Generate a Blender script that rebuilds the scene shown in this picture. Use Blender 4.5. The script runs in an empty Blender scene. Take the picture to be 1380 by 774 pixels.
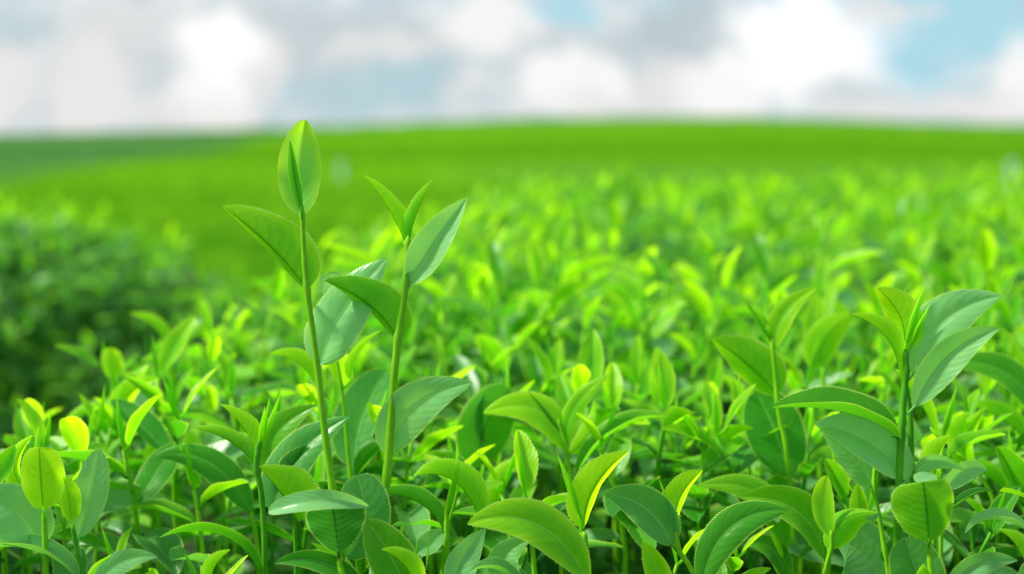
import bpy, math, random
import numpy as np
from mathutils import Vector, noise as mnoise
R = math.radians
sc = bpy.context.scene
COL = sc.collection

# ------------------------------------------------------------------ camera
CAM_H = 1.00
F_PX = 1917.0
HORIZON = 190.0
PITCH = math.atan((387 - HORIZON) / F_PX)
FOCUS = 0.705
cam = bpy.data.cameras.new('camera'); cam_o = bpy.data.objects.new('camera', cam); COL.objects.link(cam_o)
cam.sensor_width = 36.0; cam.lens = F_PX / 1380 * 36.0
cam.clip_start = 0.02; cam.clip_end = 5000
cam_o.location = (0, 0, CAM_H); cam_o.rotation_euler = (math.pi / 2 - PITCH, 0, 0)
cam.dof.use_dof = True; cam.dof.focus_distance = FOCUS; cam.dof.aperture_fstop = 4.2; cam.dof.aperture_blades = 0
sc.camera = cam_o
CF = Vector((0, math.cos(PITCH), -math.sin(PITCH))); CU = Vector((0, math.sin(PITCH), math.cos(PITCH))); CR = Vector((1, 0, 0))
CAM = Vector((0, 0, CAM_H))
def P(px, py, d):                       # the point at depth d seen at a photo pixel
    return CAM + CF * d + CR * ((px - 690) / F_PX * d) + CU * ((387 - py) / F_PX * d)
def visible(p, margin=80):
    v = p - CAM; d = v.dot(CF)
    if d <= 0.05: return False
    x = 690 + v.dot(CR) / d * F_PX; y = 387 - v.dot(CU) / d * F_PX
    return -margin < x < 1380 + margin and -margin < y < 774 + margin
def pix(p):
    v = p - CAM; d = v.dot(CF)
    return 690 + v.dot(CR) / d * F_PX, 387 - v.dot(CU) / d * F_PX, d

# ------------------------------------------------------------------ render, exposure
sc.render.engine = 'CYCLES'
sc.view_settings.view_transform = 'Standard'; sc.view_settings.look = 'None'
sc.view_settings.exposure = 0.31; sc.view_settings.gamma = 1; sc.view_settings.use_curve_mapping = False
sc.cycles.max_bounces = 7; sc.cycles.diffuse_bounces = 4; sc.cycles.glossy_bounces = 2; sc.cycles.transmission_bounces = 5
sc.cycles.use_denoising = True; sc.cycles.sample_clamp_indirect = 4.0
sc.cycles.caustics_reflective = False; sc.cycles.caustics_refractive = False

# ------------------------------------------------------------------ sun and sky
SUN_EL, SUN_AZ = 50.0, -88.0            # azimuth from +Y (view direction), negative = left
sun = bpy.data.lights.new('sun', 'SUN'); sun.energy = 5.0; sun.angle = R(6.0); sun.color = (1.0, 0.95, 0.85)
sun_o = bpy.data.objects.new('sun', sun); COL.objects.link(sun_o)
sd = Vector((math.sin(R(SUN_AZ)) * math.cos(R(SUN_EL)), math.cos(R(SUN_AZ)) * math.cos(R(SUN_EL)), math.sin(R(SUN_EL))))
sun_o.rotation_euler = sd.to_track_quat('Z', 'Y').to_euler()

def build_world():
    w = bpy.data.worlds.new("World"); sc.world = w; w.use_nodes = True
    nt = w.node_tree; N = nt.nodes; L = nt.links; N.clear()
    def m(op, a, b=None, c=None):
        n = N.new('ShaderNodeMath'); n.operation = op
        for i, v in enumerate((a, b, c)):
            if v is None: continue
            if isinstance(v, (int, float)): n.inputs[i].default_value = v
            else: L.new(v, n.inputs[i])
        return n.outputs[0]
    def mix(f, a, b):
        n = N.new('ShaderNodeMix'); n.data_type = 'RGBA'
        if isinstance(f, (int, float)): n.inputs[0].default_value = f
        else: L.new(f, n.inputs[0])
        for k, v in ((6, a), (7, b)):
            if isinstance(v, tuple): n.inputs[k].default_value = (*v, 1)
            else: L.new(v, n.inputs[k])
        return n.outputs[2]
    sky = N.new('ShaderNodeTexSky'); sky.sky_type = 'NISHITA'; sky.sun_disc = False
    sky.sun_elevation = R(SUN_EL); sky.sun_rotation = R(SUN_AZ); sky.air_density = 1.0; sky.dust_density = 0.6; sky.ozone_density = 1.5
    tc = N.new('ShaderNodeTexCoord'); sp = N.new('ShaderNodeSeparateXYZ'); L.new(tc.outputs['Generated'], sp.inputs[0])
    # azimuth / elevation of the direction, in degrees
    az = m('MULTIPLY', m('ARCTAN2', sp.outputs[0], sp.outputs[1]), 57.2958)
    el = m('MULTIPLY', m('ARCSINE', sp.outputs[2]), 57.2958)
    cv = N.new('ShaderNodeCombineXYZ'); L.new(az, cv.inputs[0]); L.new(el, cv.inputs[1])
    # warp for ragged cloud outlines
    nz = N.new('ShaderNodeTexNoise'); nz.inputs['Scale'].default_value = 0.42; nz.inputs['Detail'].default_value = 5; nz.inputs['Roughness'].default_value = 0.55
    L.new(cv.outputs[0], nz.inputs['Vector'])
    vs = N.new('ShaderNodeVectorMath'); vs.operation = 'SUBTRACT'; L.new(nz.outputs['Color'], vs.inputs[0]); vs.inputs[1].default_value = (0.5, 0.5, 0.5)
    vm = N.new('ShaderNodeVectorMath'); vm.operation = 'MULTIPLY_ADD'; L.new(vs.outputs[0], vm.inputs[0]); vm.inputs[1].default_value = (4.6, 3.8, 0); L.new(cv.outputs[0], vm.inputs[2])
    warped = vm.outputs[0]
    K = 10.0     # cloud radiance is given for a background strength of 0.1
    def srgb(r, g, b, k=K):
        f = lambda c: ((c / 255) / 12.92 if c / 255 <= 0.04045 else ((c / 255 + 0.055) / 1.055) ** 2.4)
        return (f(r) * k * .80, f(g) * k * .80, f(b) * k * .80)
    col = mix(0.9, sky.outputs[0], srgb(150, 212, 236))
    # general broken cover over the whole dome
    n2 = N.new('ShaderNodeTexNoise'); n2.inputs['Scale'].default_value = 2.2; n2.inputs['Detail'].default_value = 6
    mp = N.new('ShaderNodeMapping'); mp.inputs['Scale'].default_value = (1, 1, 2.2); L.new(tc.outputs['Generated'], mp.inputs[0]); L.new(mp.outputs[0], n2.inputs['Vector'])
    r2 = N.new('ShaderNodeMapRange'); r2.interpolation_type = 'SMOOTHSTEP'; L.new(n2.outputs[0], r2.inputs[0]); r2.inputs[1].default_value = 0.42; r2.inputs[2].default_value = 0.6
    n3 = N.new('ShaderNodeTexNoise'); n3.inputs['Scale'].default_value = 5; n3.inputs['Detail'].default_value = 5; L.new(mp.outputs[0], n3.inputs['Vector'])
    r3 = N.new('ShaderNodeMapRange'); r3.interpolation_type = 'SMOOTHSTEP'; L.new(n3.outputs[0], r3.inputs[0]); r3.inputs[1].default_value = 0.4; r3.inputs[2].default_value = 0.62
    cover = mix(r3.outputs[0], srgb(192, 205, 212), srgb(250, 249, 246))
    up = N.new('ShaderNodeMapRange'); up.interpolation_type = 'SMOOTHSTEP'; L.new(el, up.inputs[0]); up.inputs[1].default_value = 7.0; up.inputs[2].default_value = 13.0
    col = mix(m('MULTIPLY', r2.outputs[0], up.outputs[0]), col, cover)
    W = srgb(253, 252, 250); WW = srgb(255, 255, 255, K * 1.06); PK = srgb(238, 235, 233); G = srgb(198, 209, 214); LG = srgb(218, 225, 228); TB = srgb(174, 207, 216); DG = srgb(184, 200, 206); B = srgb(176, 221, 235)
    S = 57.2958 / F_PX
    blobs = [ # px, py, rx, ry, strength, colour
        (250, 90, 520, 150, 1.0, LG), (800, 90, 330, 130, 0.9, LG), (760, 12, 60, 26, 0.95, B), (905, 12, 50, 20, 0.6, B),
        (1270, 50, 170, 60, 0.85, B), (1250, 160, 230, 45, 0.95, LG), (1130, 130, 90, 40, 0.9, LG),
        (450, 55, 130, 60, 0.9, G), (160, 60, 150, 26, 0.5, G), (60, 40, 80, 28, 0.4, TB), (205, 95, 34, 40, .55, G), (590, 70, 40, 70, 0.6, G), (540, 120, 70, 45, 0.8, TB),
        (420, 130, 80, 40, 0.7, TB), (350, 155, 60, 26, .75, TB), (850, 70, 60, 60, 0.7, G), (930, 50, 75, 45, 0.75, DG), (730, 70, 70, 40, .55, G),
        (520, 72, 75, 24, 0.7, PK), (650, 38, 72, 40, 0.85, W), (570, 160, 250, 16, .5, LG), (20, 120, 52, 62, 0.9, PK), (145, 128, 60, 55, 0.85, PK), (175, 50, 60, 40, 0.5, PK),
        (300, 100, 68, 100, 0.95, W), (310, 60, 40, 55, .9, WW), (368, 100, 30, 50, .6, PK), (250, 150, 150, 18, .6, PK),
        (743, 108, 44, 48, 0.95, W), (812, 112, 38, 42, 0.9, W), (790, 150, 120, 22, .6, PK), (735, 155, 30, 18, .7, TB),
        (900, 120, 60, 36, 0.7, PK), (1000, 125, 90, 42, 0.9, W), (1075, 60, 105, 85, 1.0, WW), (1050, 40, 60, 60, 1.0, WW),
        (1170, 12, 40, 24, .7, PK), (1130, 125, 60, 18, .6, G), (1235, 15, 26, 18, .5, PK), (1300, 95, 50, 26, 0.6, PK), (1350, 115, 60, 52, 0.95, W), (1290, 148, 80, 22, .8, PK), (1180, 150, 70, 18, .6, PK), (1365, 20, 40, 20, .35, G),
    ]
    hz = HORIZON
    for k_, (px, py, rx, ry, st, c_) in enumerate(blobs):
        if k_ == 2:
            for (scl, off, lo, hi, fac, c) in ((0.62, 3.0, 0.50, 0.66, 0.6, W), (0.7, 9.0, 0.50, 0.66, 0.6, G), (1.5, 17.0, 0.52, 0.68, 0.22, W), (1.3, 31.0, 0.52, 0.68, 0.22, DG)):
                n4 = N.new('ShaderNodeTexNoise'); n4.inputs['Scale'].default_value = scl; n4.inputs['Detail'].default_value = 4
                m4 = N.new('ShaderNodeMapping'); m4.inputs['Location'].default_value = (off, off * 2, 0); m4.inputs['Scale'].default_value = (0.8, 1.25, 1); L.new(cv.outputs[0], m4.inputs[0]); L.new(m4.outputs[0], n4.inputs['Vector'])
                r4 = N.new('ShaderNodeMapRange'); r4.interpolation_type = 'SMOOTHSTEP'; L.new(n4.outputs[0], r4.inputs[0]); r4.inputs[1].default_value = lo; r4.inputs[2].default_value = hi; r4.inputs[4].default_value = fac
                col = mix(r4.outputs[0], col, c)
        a0 = (px - 690) * S; e0 = (hz - py) * S
        s1 = N.new('ShaderNodeVectorMath'); s1.operation = 'SUBTRACT'; L.new(warped, s1.inputs[0]); s1.inputs[1].default_value = (a0, e0, 0)
        s2 = N.new('ShaderNodeVectorMath'); s2.operation = 'MULTIPLY'; L.new(s1.outputs[0], s2.inputs[0]); s2.inputs[1].default_value = (1 / (rx * S), 1 / (ry * S), 0)
        s3 = N.new('ShaderNodeVectorMath'); s3.operation = 'LENGTH'; L.new(s2.outputs[0], s3.inputs[0])
        mr = N.new('ShaderNodeMapRange'); mr.interpolation_type = 'SMOOTHSTEP'; L.new(s3.outputs['Value'], mr.inputs[0])
        mr.inputs[1].default_value = 1.25; mr.inputs[2].default_value = 0.55; mr.inputs[3].default_value = 0; mr.inputs[4].default_value = st
        col = mix(mr.outputs[0], col, c_)
    bg = N.new('ShaderNodeBackground'); bg.inputs['Strength'].default_value = 0.1; L.new(col, bg.inputs[0])
    out = N.new('ShaderNodeOutputWorld'); L.new(bg.outputs[0], out.inputs[0])
build_world()

# ------------------------------------------------------------------ materials
def new_mat(name):
    m = bpy.data.materials.new(name); m.use_nodes = True; m.node_tree.nodes.clear()
    return m, m.node_tree.nodes, m.node_tree.links
def leaf_material(name, per_object):
    """Tea leaf: colour by age ('tone'), paler underside, veins and yellow serrated rim from the leaf's own uv."""
    m, N, L = new_mat(name)
    def mt(op, a, b=None, c=None, clamp=False):
        n = N.new('ShaderNodeMath'); n.operation = op; n.use_clamp = clamp
        for i, v in enumerate((a, b, c)):
            if v is None: continue
            if isinstance(v, (int, float)): n.inputs[i].default_value = v
            else: L.new(v, n.inputs[i])
        return n.outputs[0]
    def mr(v, a, b, c=0.0, d=1.0):
        n = N.new('ShaderNodeMapRange'); n.interpolation_type = 'SMOOTHSTEP'; L.new(v, n.inputs[0])
        for k, x in enumerate((a, b, c, d)): n.inputs[k + 1].default_value = x
        return n.outputs[0]
    def mx(f, a, b, mode='MIX'):
        n = N.new('ShaderNodeMix'); n.data_type = 'RGBA'; n.blend_type = mode
        if isinstance(f, (int, float)): n.inputs[0].default_value = f
        else: L.new(f, n.inputs[0])
        for k, v in ((6, a), (7, b)):
            if isinstance(v, tuple): n.inputs[k].default_value = (*v, 1)
            else: L.new(v, n.inputs[k])
        return n.outputs[2]
    if per_object:
        oi = N.new('ShaderNodeObjectInfo'); sp = N.new('ShaderNodeSeparateColor'); L.new(oi.outputs['Color'], sp.inputs[0]); tone = sp.outputs[0]; waxy_sheen = sp.outputs[1]
    else:
        at = N.new('ShaderNodeAttribute'); at.attribute_name = 'tone'; tone = at.outputs['Fac']; waxy_sheen = None
    uv = N.new('ShaderNodeUVMap'); uv.uv_map = 'UVMap'; su = N.new('ShaderNodeSeparateXYZ'); L.new(uv.outputs[0], su.inputs[0])
    t = su.outputs[0]; s = mt('ABSOLUTE', mt('MULTIPLY_ADD', su.outputs[1], 2.0, -1.0))
    def ramp(stops):
        r = N.new('ShaderNodeValToRGB'); e = r.color_ramp.elements
        while len(e) < len(stops): e.new(0.5)
        for el, (p, c) in zip(e, stops): el.position = p; el.color = (*c, 1)
        L.new(tone, r.inputs[0]); return r.outputs[0]
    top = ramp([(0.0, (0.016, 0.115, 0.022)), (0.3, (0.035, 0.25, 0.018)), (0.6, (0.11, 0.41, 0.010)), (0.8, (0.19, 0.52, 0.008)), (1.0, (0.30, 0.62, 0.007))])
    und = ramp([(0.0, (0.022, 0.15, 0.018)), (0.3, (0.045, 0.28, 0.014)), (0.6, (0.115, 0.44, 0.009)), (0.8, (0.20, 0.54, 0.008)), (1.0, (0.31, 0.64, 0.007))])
    geo = N.new('ShaderNodeNewGeometry')
    base = mx(geo.outputs['Backfacing'], top, und)
    if waxy_sheen is None: waxy_sheen = mt('MULTIPLY', mr(tone, 0.40, 0.22), mt('MULTIPLY', mr(tone, 0.12, 0.22), 0.35))
    base = mx(waxy_sheen, base, (0.28, 0.66, 0.25))  # sky sheen of waxy leaves mixed into the base colour as paleness
    tc = N.new('ShaderNodeTexCoord')
    nz = N.new('ShaderNodeTexNoise'); nz.inputs['Scale'].default_value = 55; nz.inputs['Detail'].default_value = 5; L.new(tc.outputs['Object'], nz.inputs['Vector'])
    blot = mr(nz.outputs[0], 0.35, 0.68)
    base = mx(mt('MULTIPLY', blot, 0.32), base, mx(1.0, base, (1.5, 1.22, 0.8), 'MULTIPLY'))
    young = mr(tone, 0.35, 0.95)
    # younger leaves are yellower toward the margin and the tip
    edge = mt('MULTIPLY', mr(mt('MAXIMUM', s, mt('MULTIPLY', t, 0.95)), 0.42, 1.02), mt('MULTIPLY', young, 0.95))
    base = mx(edge, base, (0.44, 0.74, 0.010))
    # lateral veins
    q = mt('ADD', mt('MULTIPLY', t, 9.0), mt('MULTIPLY', mt('POWER', s, 1.6), -2.3))
    q = mt('ADD', q, mt('MULTIPLY', nz.outputs[0], 1.1))
    fr = mt('ABSOLUTE', mt('SUBTRACT', mt('FRACT', q), 0.5))
    vein = mt('MULTIPLY', mr(fr, 0.045, 0.0), mr(s, 0.92, 0.5))
    mid = mr(s, 0.055, 0.018)
    vv = mt('MAXIMUM', mt('MULTIPLY', vein, 0.46), mt('MULTIPLY', mid, 0.85))
    light_v = mx(0.55, mx(1.0, base, (1.6, 1.45, 1.3), 'MULTIPLY'), (0.26, 0.48, 0.14))
    dark_v = mx(1.0, base, (0.30, 0.50, 0.5), 'MULTIPLY')  # underside ribs coloured dark, as thick ribs look when backlit
    base = mx(vv, base, mx(geo.outputs['Backfacing'], light_v, dark_v))
    rim = mr(s, 0.91, 0.99)
    base = mx(mt('MULTIPLY', rim, 0.9), base, (0.52, 0.70, 0.16))
    # bump : veins sunk, fine cell texture
    fine = N.new('ShaderNodeTexNoise'); fine.inputs['Scale'].default_value = 420; fine.inputs['Detail'].default_value = 3; L.new(tc.outputs['Object'], fine.inputs['Vector'])
    puff = mr(fr, 0.0, 0.5, 0.0, 0.28)
    h = mt('ADD', mt('MULTIPLY', mt('SUBTRACT', puff, mt('MULTIPLY', mid, 0.9)), 1.0), mt('MULTIPLY', fine.outputs[0], 0.3))
    puck = N.new('ShaderNodeTexNoise'); puck.inputs['Scale'].default_value = 150; puck.inputs['Detail'].default_value = 2; L.new(tc.outputs['Object'], puck.inputs['Vector'])
    h = mt('ADD', h, mt('MULTIPLY', puck.outputs[0], 1.3))
    bp = N.new('ShaderNodeBump'); bp.inputs['Strength'].default_value = 0.2; bp.inputs['Distance'].default_value = 0.0012; L.new(h, bp.inputs['Height'])
    pr = N.new('ShaderNodeBsdfPrincipled'); L.new(base, pr.inputs['Base Color']); L.new(bp.outputs[0], pr.inputs['Normal'])
    pr.inputs['IOR'].default_value = 1.45
    L.new(mt('MULTIPLY_ADD', waxy_sheen, 0.5, 0.28), pr.inputs['Specular IOR Level'])
    L.new(mt('MULTIPLY_ADD', geo.outputs['Backfacing'], 0.16, mt('MULTIPLY_ADD', blot, 0.14, 0.28)), pr.inputs['Roughness'])
    tr = N.new('ShaderNodeBsdfTranslucent')
    tcol = mx(1.0, mx(0.35, base, mx(1.0, base, (1.4, 1.5, 0.5), 'MULTIPLY')), (1.7, 1.55, 0.9), 'MULTIPLY')
    L.new(tcol, tr.inputs['Color'])
    ms = N.new('ShaderNodeMixShader'); L.new(mt('MULTIPLY_ADD', tone, 0.18, 0.40), ms.inputs[0]); L.new(pr.outputs[0], ms.inputs[1]); L.new(tr.outputs[0], ms.inputs[2])
    out = N.new('ShaderNodeOutputMaterial'); L.new(ms.outputs[0], out.inputs[0])
    return m
M_LEAF = leaf_material('tea_leaf', True)
M_MASS = leaf_material('tea_leaf_mass', False)
def simple_mat(name, c1, c2, scale=30, rough=0.6, bump=0.3, dist=0.002):
    m, N, L = new_mat(name)
    tc = N.new('ShaderNodeTexCoord'); nz = N.new('ShaderNodeTexNoise'); nz.inputs['Scale'].default_value = scale; nz.inputs['Detail'].default_value = 6
    L.new(tc.outputs['Object'], nz.inputs['Vector'])
    r = N.new('ShaderNodeValToRGB'); r.color_ramp.elements[0].position = 0.35; r.color_ramp.elements[1].position = 0.68
    r.color_ramp.elements[0].color = (*c1, 1); r.color_ramp.elements[1].color = (*c2, 1); L.new(nz.outputs[0], r.inputs[0])
    b = N.new('ShaderNodeBump'); b.inputs['Strength'].default_value = bump; b.inputs['Distance'].default_value = dist; L.new(nz.outputs[0], b.inputs['Height'])
    p = N.new('ShaderNodeBsdfPrincipled'); p.inputs['Roughness'].default_value = rough; p.inputs['Specular IOR Level'].default_value = 0.15; L.new(r.outputs[0], p.inputs['Base Color']); L.new(b.outputs[0], p.inputs['Normal'])
    o = N.new('ShaderNodeOutputMaterial'); L.new(p.outputs[0], o.inputs[0]); return m
M_STEM = simple_mat('green_stem', (0.15, 0.48, 0.008), (0.25, 0.60, 0.012), 60, 0.42, 0.2, 0.0006)
M_DSTEM = simple_mat('dark_green_stem', (0.05, 0.28, 0.008), (0.12, 0.44, 0.012), 60, 0.42, 0.2, 0.0006)
M_WOOD = simple_mat('tea_bark', (0.025, 0.02, 0.012), (0.06, 0.048, 0.03), 40, 0.85, 0.6, 0.003)
M_SOIL = simple_mat('soil', (0.012, 0.016, 0.006), (0.035, 0.035, 0.014), 14, 0.95, 0.7, 0.02)
M_POST = simple_mat('pale_metal', (0.42, 0.55, 0.56), (0.52, 0.64, 0.62), 12, 0.45, 0.1, 0.001)

# ------------------------------------------------------------------ mesh helpers
class MB:
    def __init__(s): s.v = []; s.f = []; s.uv = []; s.tone = []
    def add(s, verts, faces, uvs=None, tone=0.5):
        o = len(s.v); s.v += verts; s.f += [tuple(i + o for i in f) for f in faces]
        s.uv += uvs if uvs else [(0.5, 0.75)] * len(verts); s.tone += [tone] * len(verts)
    def build(s, name, mat, parent=None, origin=Vector((0, 0, 0)), smooth=True, tone_attr=False, link=True):
        me = bpy.data.meshes.new(name)
        me.from_pydata([tuple(Vector(v) - origin) for v in s.v], [], s.f)
        uvl = me.uv_layers.new(name='UVMap')
        vi = np.empty(len(me.loops), dtype=np.int32); me.loops.foreach_get('vertex_index', vi)
        uvl.data.foreach_set('uv', np.array(s.uv, dtype=np.float32)[vi].ravel())
        if tone_attr:
            a = me.attributes.new('tone', 'FLOAT', 'POINT'); a.data.foreach_set('value', np.array(s.tone, dtype=np.float32))
        if smooth: me.polygons.foreach_set('use_smooth', [True] * len(me.polygons))
        me.materials.append(mat); me.update()
        o = bpy.data.objects.new(name, me)
        if link: COL.objects.link(o)
        if parent: o.parent = parent
        return o
def bez(p0, p1, p2, t): return p0 * ((1 - t) ** 2) + p1 * (2 * t * (1 - t)) + p2 * (t * t)
def dbez(p0, p1, p2, t): return (p1 - p0) * (2 * (1 - t)) + (p2 - p1) * (2 * t)
def tube(mb, pts, radii, n=8, tone=0.5):
    vs = []; fs = []
    up = Vector((0.3, 1, 0.2)).normalized()
    for i, p in enumerate(pts):
        a = pts[max(0, i - 1)]; b = pts[min(len(pts) - 1, i + 1)]
        T = (b - a).normalized(); X = T.cross(up).normalized(); Y = T.cross(X)
        for k in range(n):
            an = 2 * math.pi * k / n
            vs.append(p + (X * math.cos(an) + Y * math.sin(an)) * radii[i])
    for i in range(len(pts) - 1):
        for k in range(n):
            fs.append((i * n + k, i * n + (k + 1) % n, (i + 1) * n + (k + 1) % n, (i + 1) * n + k))
    c = len(vs); vs += [pts[0].copy(), pts[-1].copy()]; m = (len(pts) - 1) * n
    for k in range(n):
        fs.append((c, (k + 1) % n, k)); fs.append((c + 1, m + k, m + (k + 1) % n))
    mb.add(vs, fs, [(0.5, 0.8)] * len(vs), tone)
def smooth_pts(pts, k=5):               # Catmull-Rom through the points
    if len(pts) < 3: return [pts[0].lerp(pts[-1], i / k) for i in range(k + 1)]
    q = [pts[0] * 2 - pts[1]] + list(pts) + [pts[-1] * 2 - pts[-2]]; out = []
    for i in range(1, len(q) - 2):
        a, b, c, d = q[i - 1], q[i], q[i + 1], q[i + 2]
        for j in range(k):
            t = j / k
            out.append((b * 2 + (c - a) * t + (a * 2 - b * 5 + c * 4 - d) * t * t + (b * 3 - a - c * 3 + d) * t ** 3) * 0.5)
    out.append(pts[-1]); return out
def leaf(mb, p0, p1, p2, frame, W, phi, shape=(0.60, 0.92), nu=18, nv=3, teeth=0, curl=0.0, wave=0.0, tone=0.5, seed=0.0, rim=0.0):
    """A leaf blade along a bezier midrib. frame(t, T) -> (S, N): side and upper-normal. W full width, phi fold of each half."""
    p, q = shape; tm = p / (p + q); wm = tm ** p * (1 - tm) ** q
    vs = []; uvs = []; fs = []; nc = 2 * nv + 1
    for i in range(nu + 1):
        t = i / nu; te = 0.004 + 0.992 * t
        c = bez(p0, p1, p2, te); T = dbez(p0, p1, p2, te).normalized(); S, Nn = frame(te, T)
        w = W * 0.5 * (te ** p * (1 - te) ** q) / wm
        if i == nu: w = W * 0.004
        for j in range(-nv, nv + 1):
            s = j / nv; a = abs(s); ww = w
            if teeth and a == 1.0 and 0.06 < t < 0.985:
                hsh = (math.sin(i * 12.9898 + seed * 7.1 + (3.3 if s > 0 else 0)) * 43758.5453) % 1.0; ww = w + (W * (0.008 + 0.014 * hsh) if i % 2 else -W * 0.011)
                te2 = 0.006 if i % 2 else 0
            an = phi + curl * a
            dS = math.cos(an) * a * (1 if j > 0 else -1 if j < 0 else 0); dN = math.sin(an) * a
            off = S * (dS * ww) + Nn * (dN * ww)
            if wave: off += Nn * (wave * W * a * a * math.sin(te * 13 + seed + (1.3 if s > 0 else 0)) * math.sin(math.pi * te))
            vs.append(c + off); uvs.append((te, 0.5 + 0.5 * s))
    for i in range(nu):
        for j in range(nc - 1):
            a = i * nc + j; fs.append((a, a + nc, a + nc + 1, a + 1))
    mb.add(vs, fs, uvs, tone)

def spindle(mb, p0, p1, p2, rad, tone=0.5, n=10, nu=12):
    """A closed leaf bud: rolled young leaf, thickest low down, drawn to a point, with the seam of the outer leaf."""
    vs = []; uvs = []; fs = []
    for i in range(nu + 1):
        t = i / nu; c = bez(p0, p1, p2, t); T = dbez(p0, p1, p2, min(.999, t)).normalized(); X = T.cross(Vector((0.2, 1, 0.1))).normalized(); Y = T.cross(X)
        r = rad * max(0.03, (0.30 + 1.25 * t) if t < .34 else 1.0 * (1 - ((t - .30) / .70) ** 1.7) * 0.78)
        r = min(r, rad)
        for k in range(n):
            a = 2 * math.pi * k / n + t * 1.1; q = r * (1 + (0.16 if k == 0 else 0.0))
            vs.append(c + X * math.cos(a) * q + Y * math.sin(a) * q * 0.8); uvs.append((t, 0.5 + 0.5 * (1.0 if k == 0 else abs(k / n - .5) * 1.3)))
    for i in range(nu):
        for k in range(n): fs.append((i * n + k, (i + 1) * n + k, (i + 1) * n + (k + 1) % n, i * n + (k + 1) % n)[::-1])
    mb.add(vs, fs, uvs, tone)

# ------------------------------------------------------------------ the setting
def fbm(x, y, sc_, oct_=3, seed=0.0): return mnoise.fractal(Vector((x / sc_, y / sc_, seed)), 1.0, 2.0, oct_)
def terrain(x, y):                       # ground height of the plantation
    d = math.hypot(x, y); az = math.degrees(math.atan2(x, y))
    prof = [(0, 0.0), (3.2, 0.0), (5.0, -0.30), (12, -0.72), (25, -0.98), (45, -0.85), (80, -0.15), (130, 1.35), (170, 2.3), (230, 1.6), (400, -8), (2500, -60)]
    z = prof[-1][1]
    for (a, za), (b, zb) in zip(prof, prof[1:]):
        if a <= d < b:
            u = (d - a) / (b - a); z = za + (zb - za) * u; break
    # the crest is lowest on the left and highest right of the middle
    k = min(1, max(0, (d - 60) / 110))
    cr = -1.25 * max(0, min(1, (-az - 2) / 18)) + 0.95 * math.exp(-((az - 6) / 10) ** 2) - 0.5 * max(0, min(1, (az - 12) / 10))
    z += cr * k
    z += 0.25 * k * fbm(x, y, 60, 2, 3.1)
    return z
def sheet(name, mat, rs, azs, hfun, kind):
    vs = []; fs = []
    for r in rs:
        for a in azs:
            x = r * math.sin(R(a)); y = r * math.cos(R(a)); vs.append(Vector((x, y, hfun(x, y, r, a))))
    n = len(azs)
    for i in range(len(rs) - 1):
        for j in range(n - 1):
            fs.append((i * n + j, i * n + j + 1, (i + 1) * n + j + 1, (i + 1) * n + j)[::-1])
    mb = MB(); mb.add(vs, fs); o = mb.build(name, mat); o['kind'] = kind; return o
rs = [0.02, 1.5, 3, 4, 5, 7, 9, 12, 16, 20, 25, 32, 40, 50, 62, 78, 95, 115, 130, 150, 170, 200, 230, 300, 400, 800, 2500]
ground = sheet('ground', M_SOIL, rs, list(range(-180, 181, 4)), lambda x, y, r, a: terrain(x, y) - (0.02 if r > 400 else 0), 'structure')

def field_material():
    m, N, L = new_mat('tea_field_canopy')
    tc = N.new('ShaderNodeTexCoord'); geo = N.new('ShaderNodeNewGeometry')
    n1 = N.new('ShaderNodeTexNoise'); n1.inputs['Scale'].default_value = 3.2; n1.inputs['Detail'].default_value = 8; L.new(tc.outputs['Object'], n1.inputs['Vector'])
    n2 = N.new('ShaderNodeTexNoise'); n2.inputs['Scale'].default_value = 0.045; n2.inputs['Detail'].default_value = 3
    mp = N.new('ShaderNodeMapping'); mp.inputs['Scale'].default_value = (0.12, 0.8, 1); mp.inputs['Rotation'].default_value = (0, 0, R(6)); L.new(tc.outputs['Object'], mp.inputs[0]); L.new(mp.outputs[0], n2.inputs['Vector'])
    r1 = N.new('ShaderNodeValToRGB'); e = r1.color_ramp.elements; e[0].position = 0.33; e[0].color = (0.035, 0.18, 0.003, 1); e[1].position = 0.62; e[1].color = (0.125, 0.30, 0.007, 1); L.new(n1.outputs[0], r1.inputs[0])
    # darker, bluer green on the left of the hill, in a band and along the crest; long streaks throughout
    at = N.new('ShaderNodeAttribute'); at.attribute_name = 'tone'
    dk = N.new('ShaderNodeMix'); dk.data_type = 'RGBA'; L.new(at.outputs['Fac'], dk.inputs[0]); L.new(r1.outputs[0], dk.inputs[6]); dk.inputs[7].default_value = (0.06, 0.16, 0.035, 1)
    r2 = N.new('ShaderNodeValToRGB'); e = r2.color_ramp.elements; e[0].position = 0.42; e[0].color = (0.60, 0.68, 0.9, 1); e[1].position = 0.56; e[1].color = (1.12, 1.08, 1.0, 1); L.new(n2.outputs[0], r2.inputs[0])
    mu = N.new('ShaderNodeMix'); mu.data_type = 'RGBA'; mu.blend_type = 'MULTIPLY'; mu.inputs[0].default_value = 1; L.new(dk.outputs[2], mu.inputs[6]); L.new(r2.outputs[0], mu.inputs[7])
    b = N.new('ShaderNodeBump'); b.inputs['Strength'].default_value = 0.5; b.inputs['Distance'].default_value = 0.08; L.new(n1.outputs[0], b.inputs['Height'])
    p = N.new('ShaderNodeBsdfPrincipled'); p.inputs['Roughness'].default_value = 1.0; p.inputs['Specular IOR Level'].default_value = 0.0
    L.new(mu.outputs[2], p.inputs['Base Color']); L.new(b.outputs[0], p.inputs['Normal'])
    o = N.new('ShaderNodeOutputMaterial'); L.new(p.outputs[0], o.inputs[0]); return m
M_FIELD = field_material()
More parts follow.
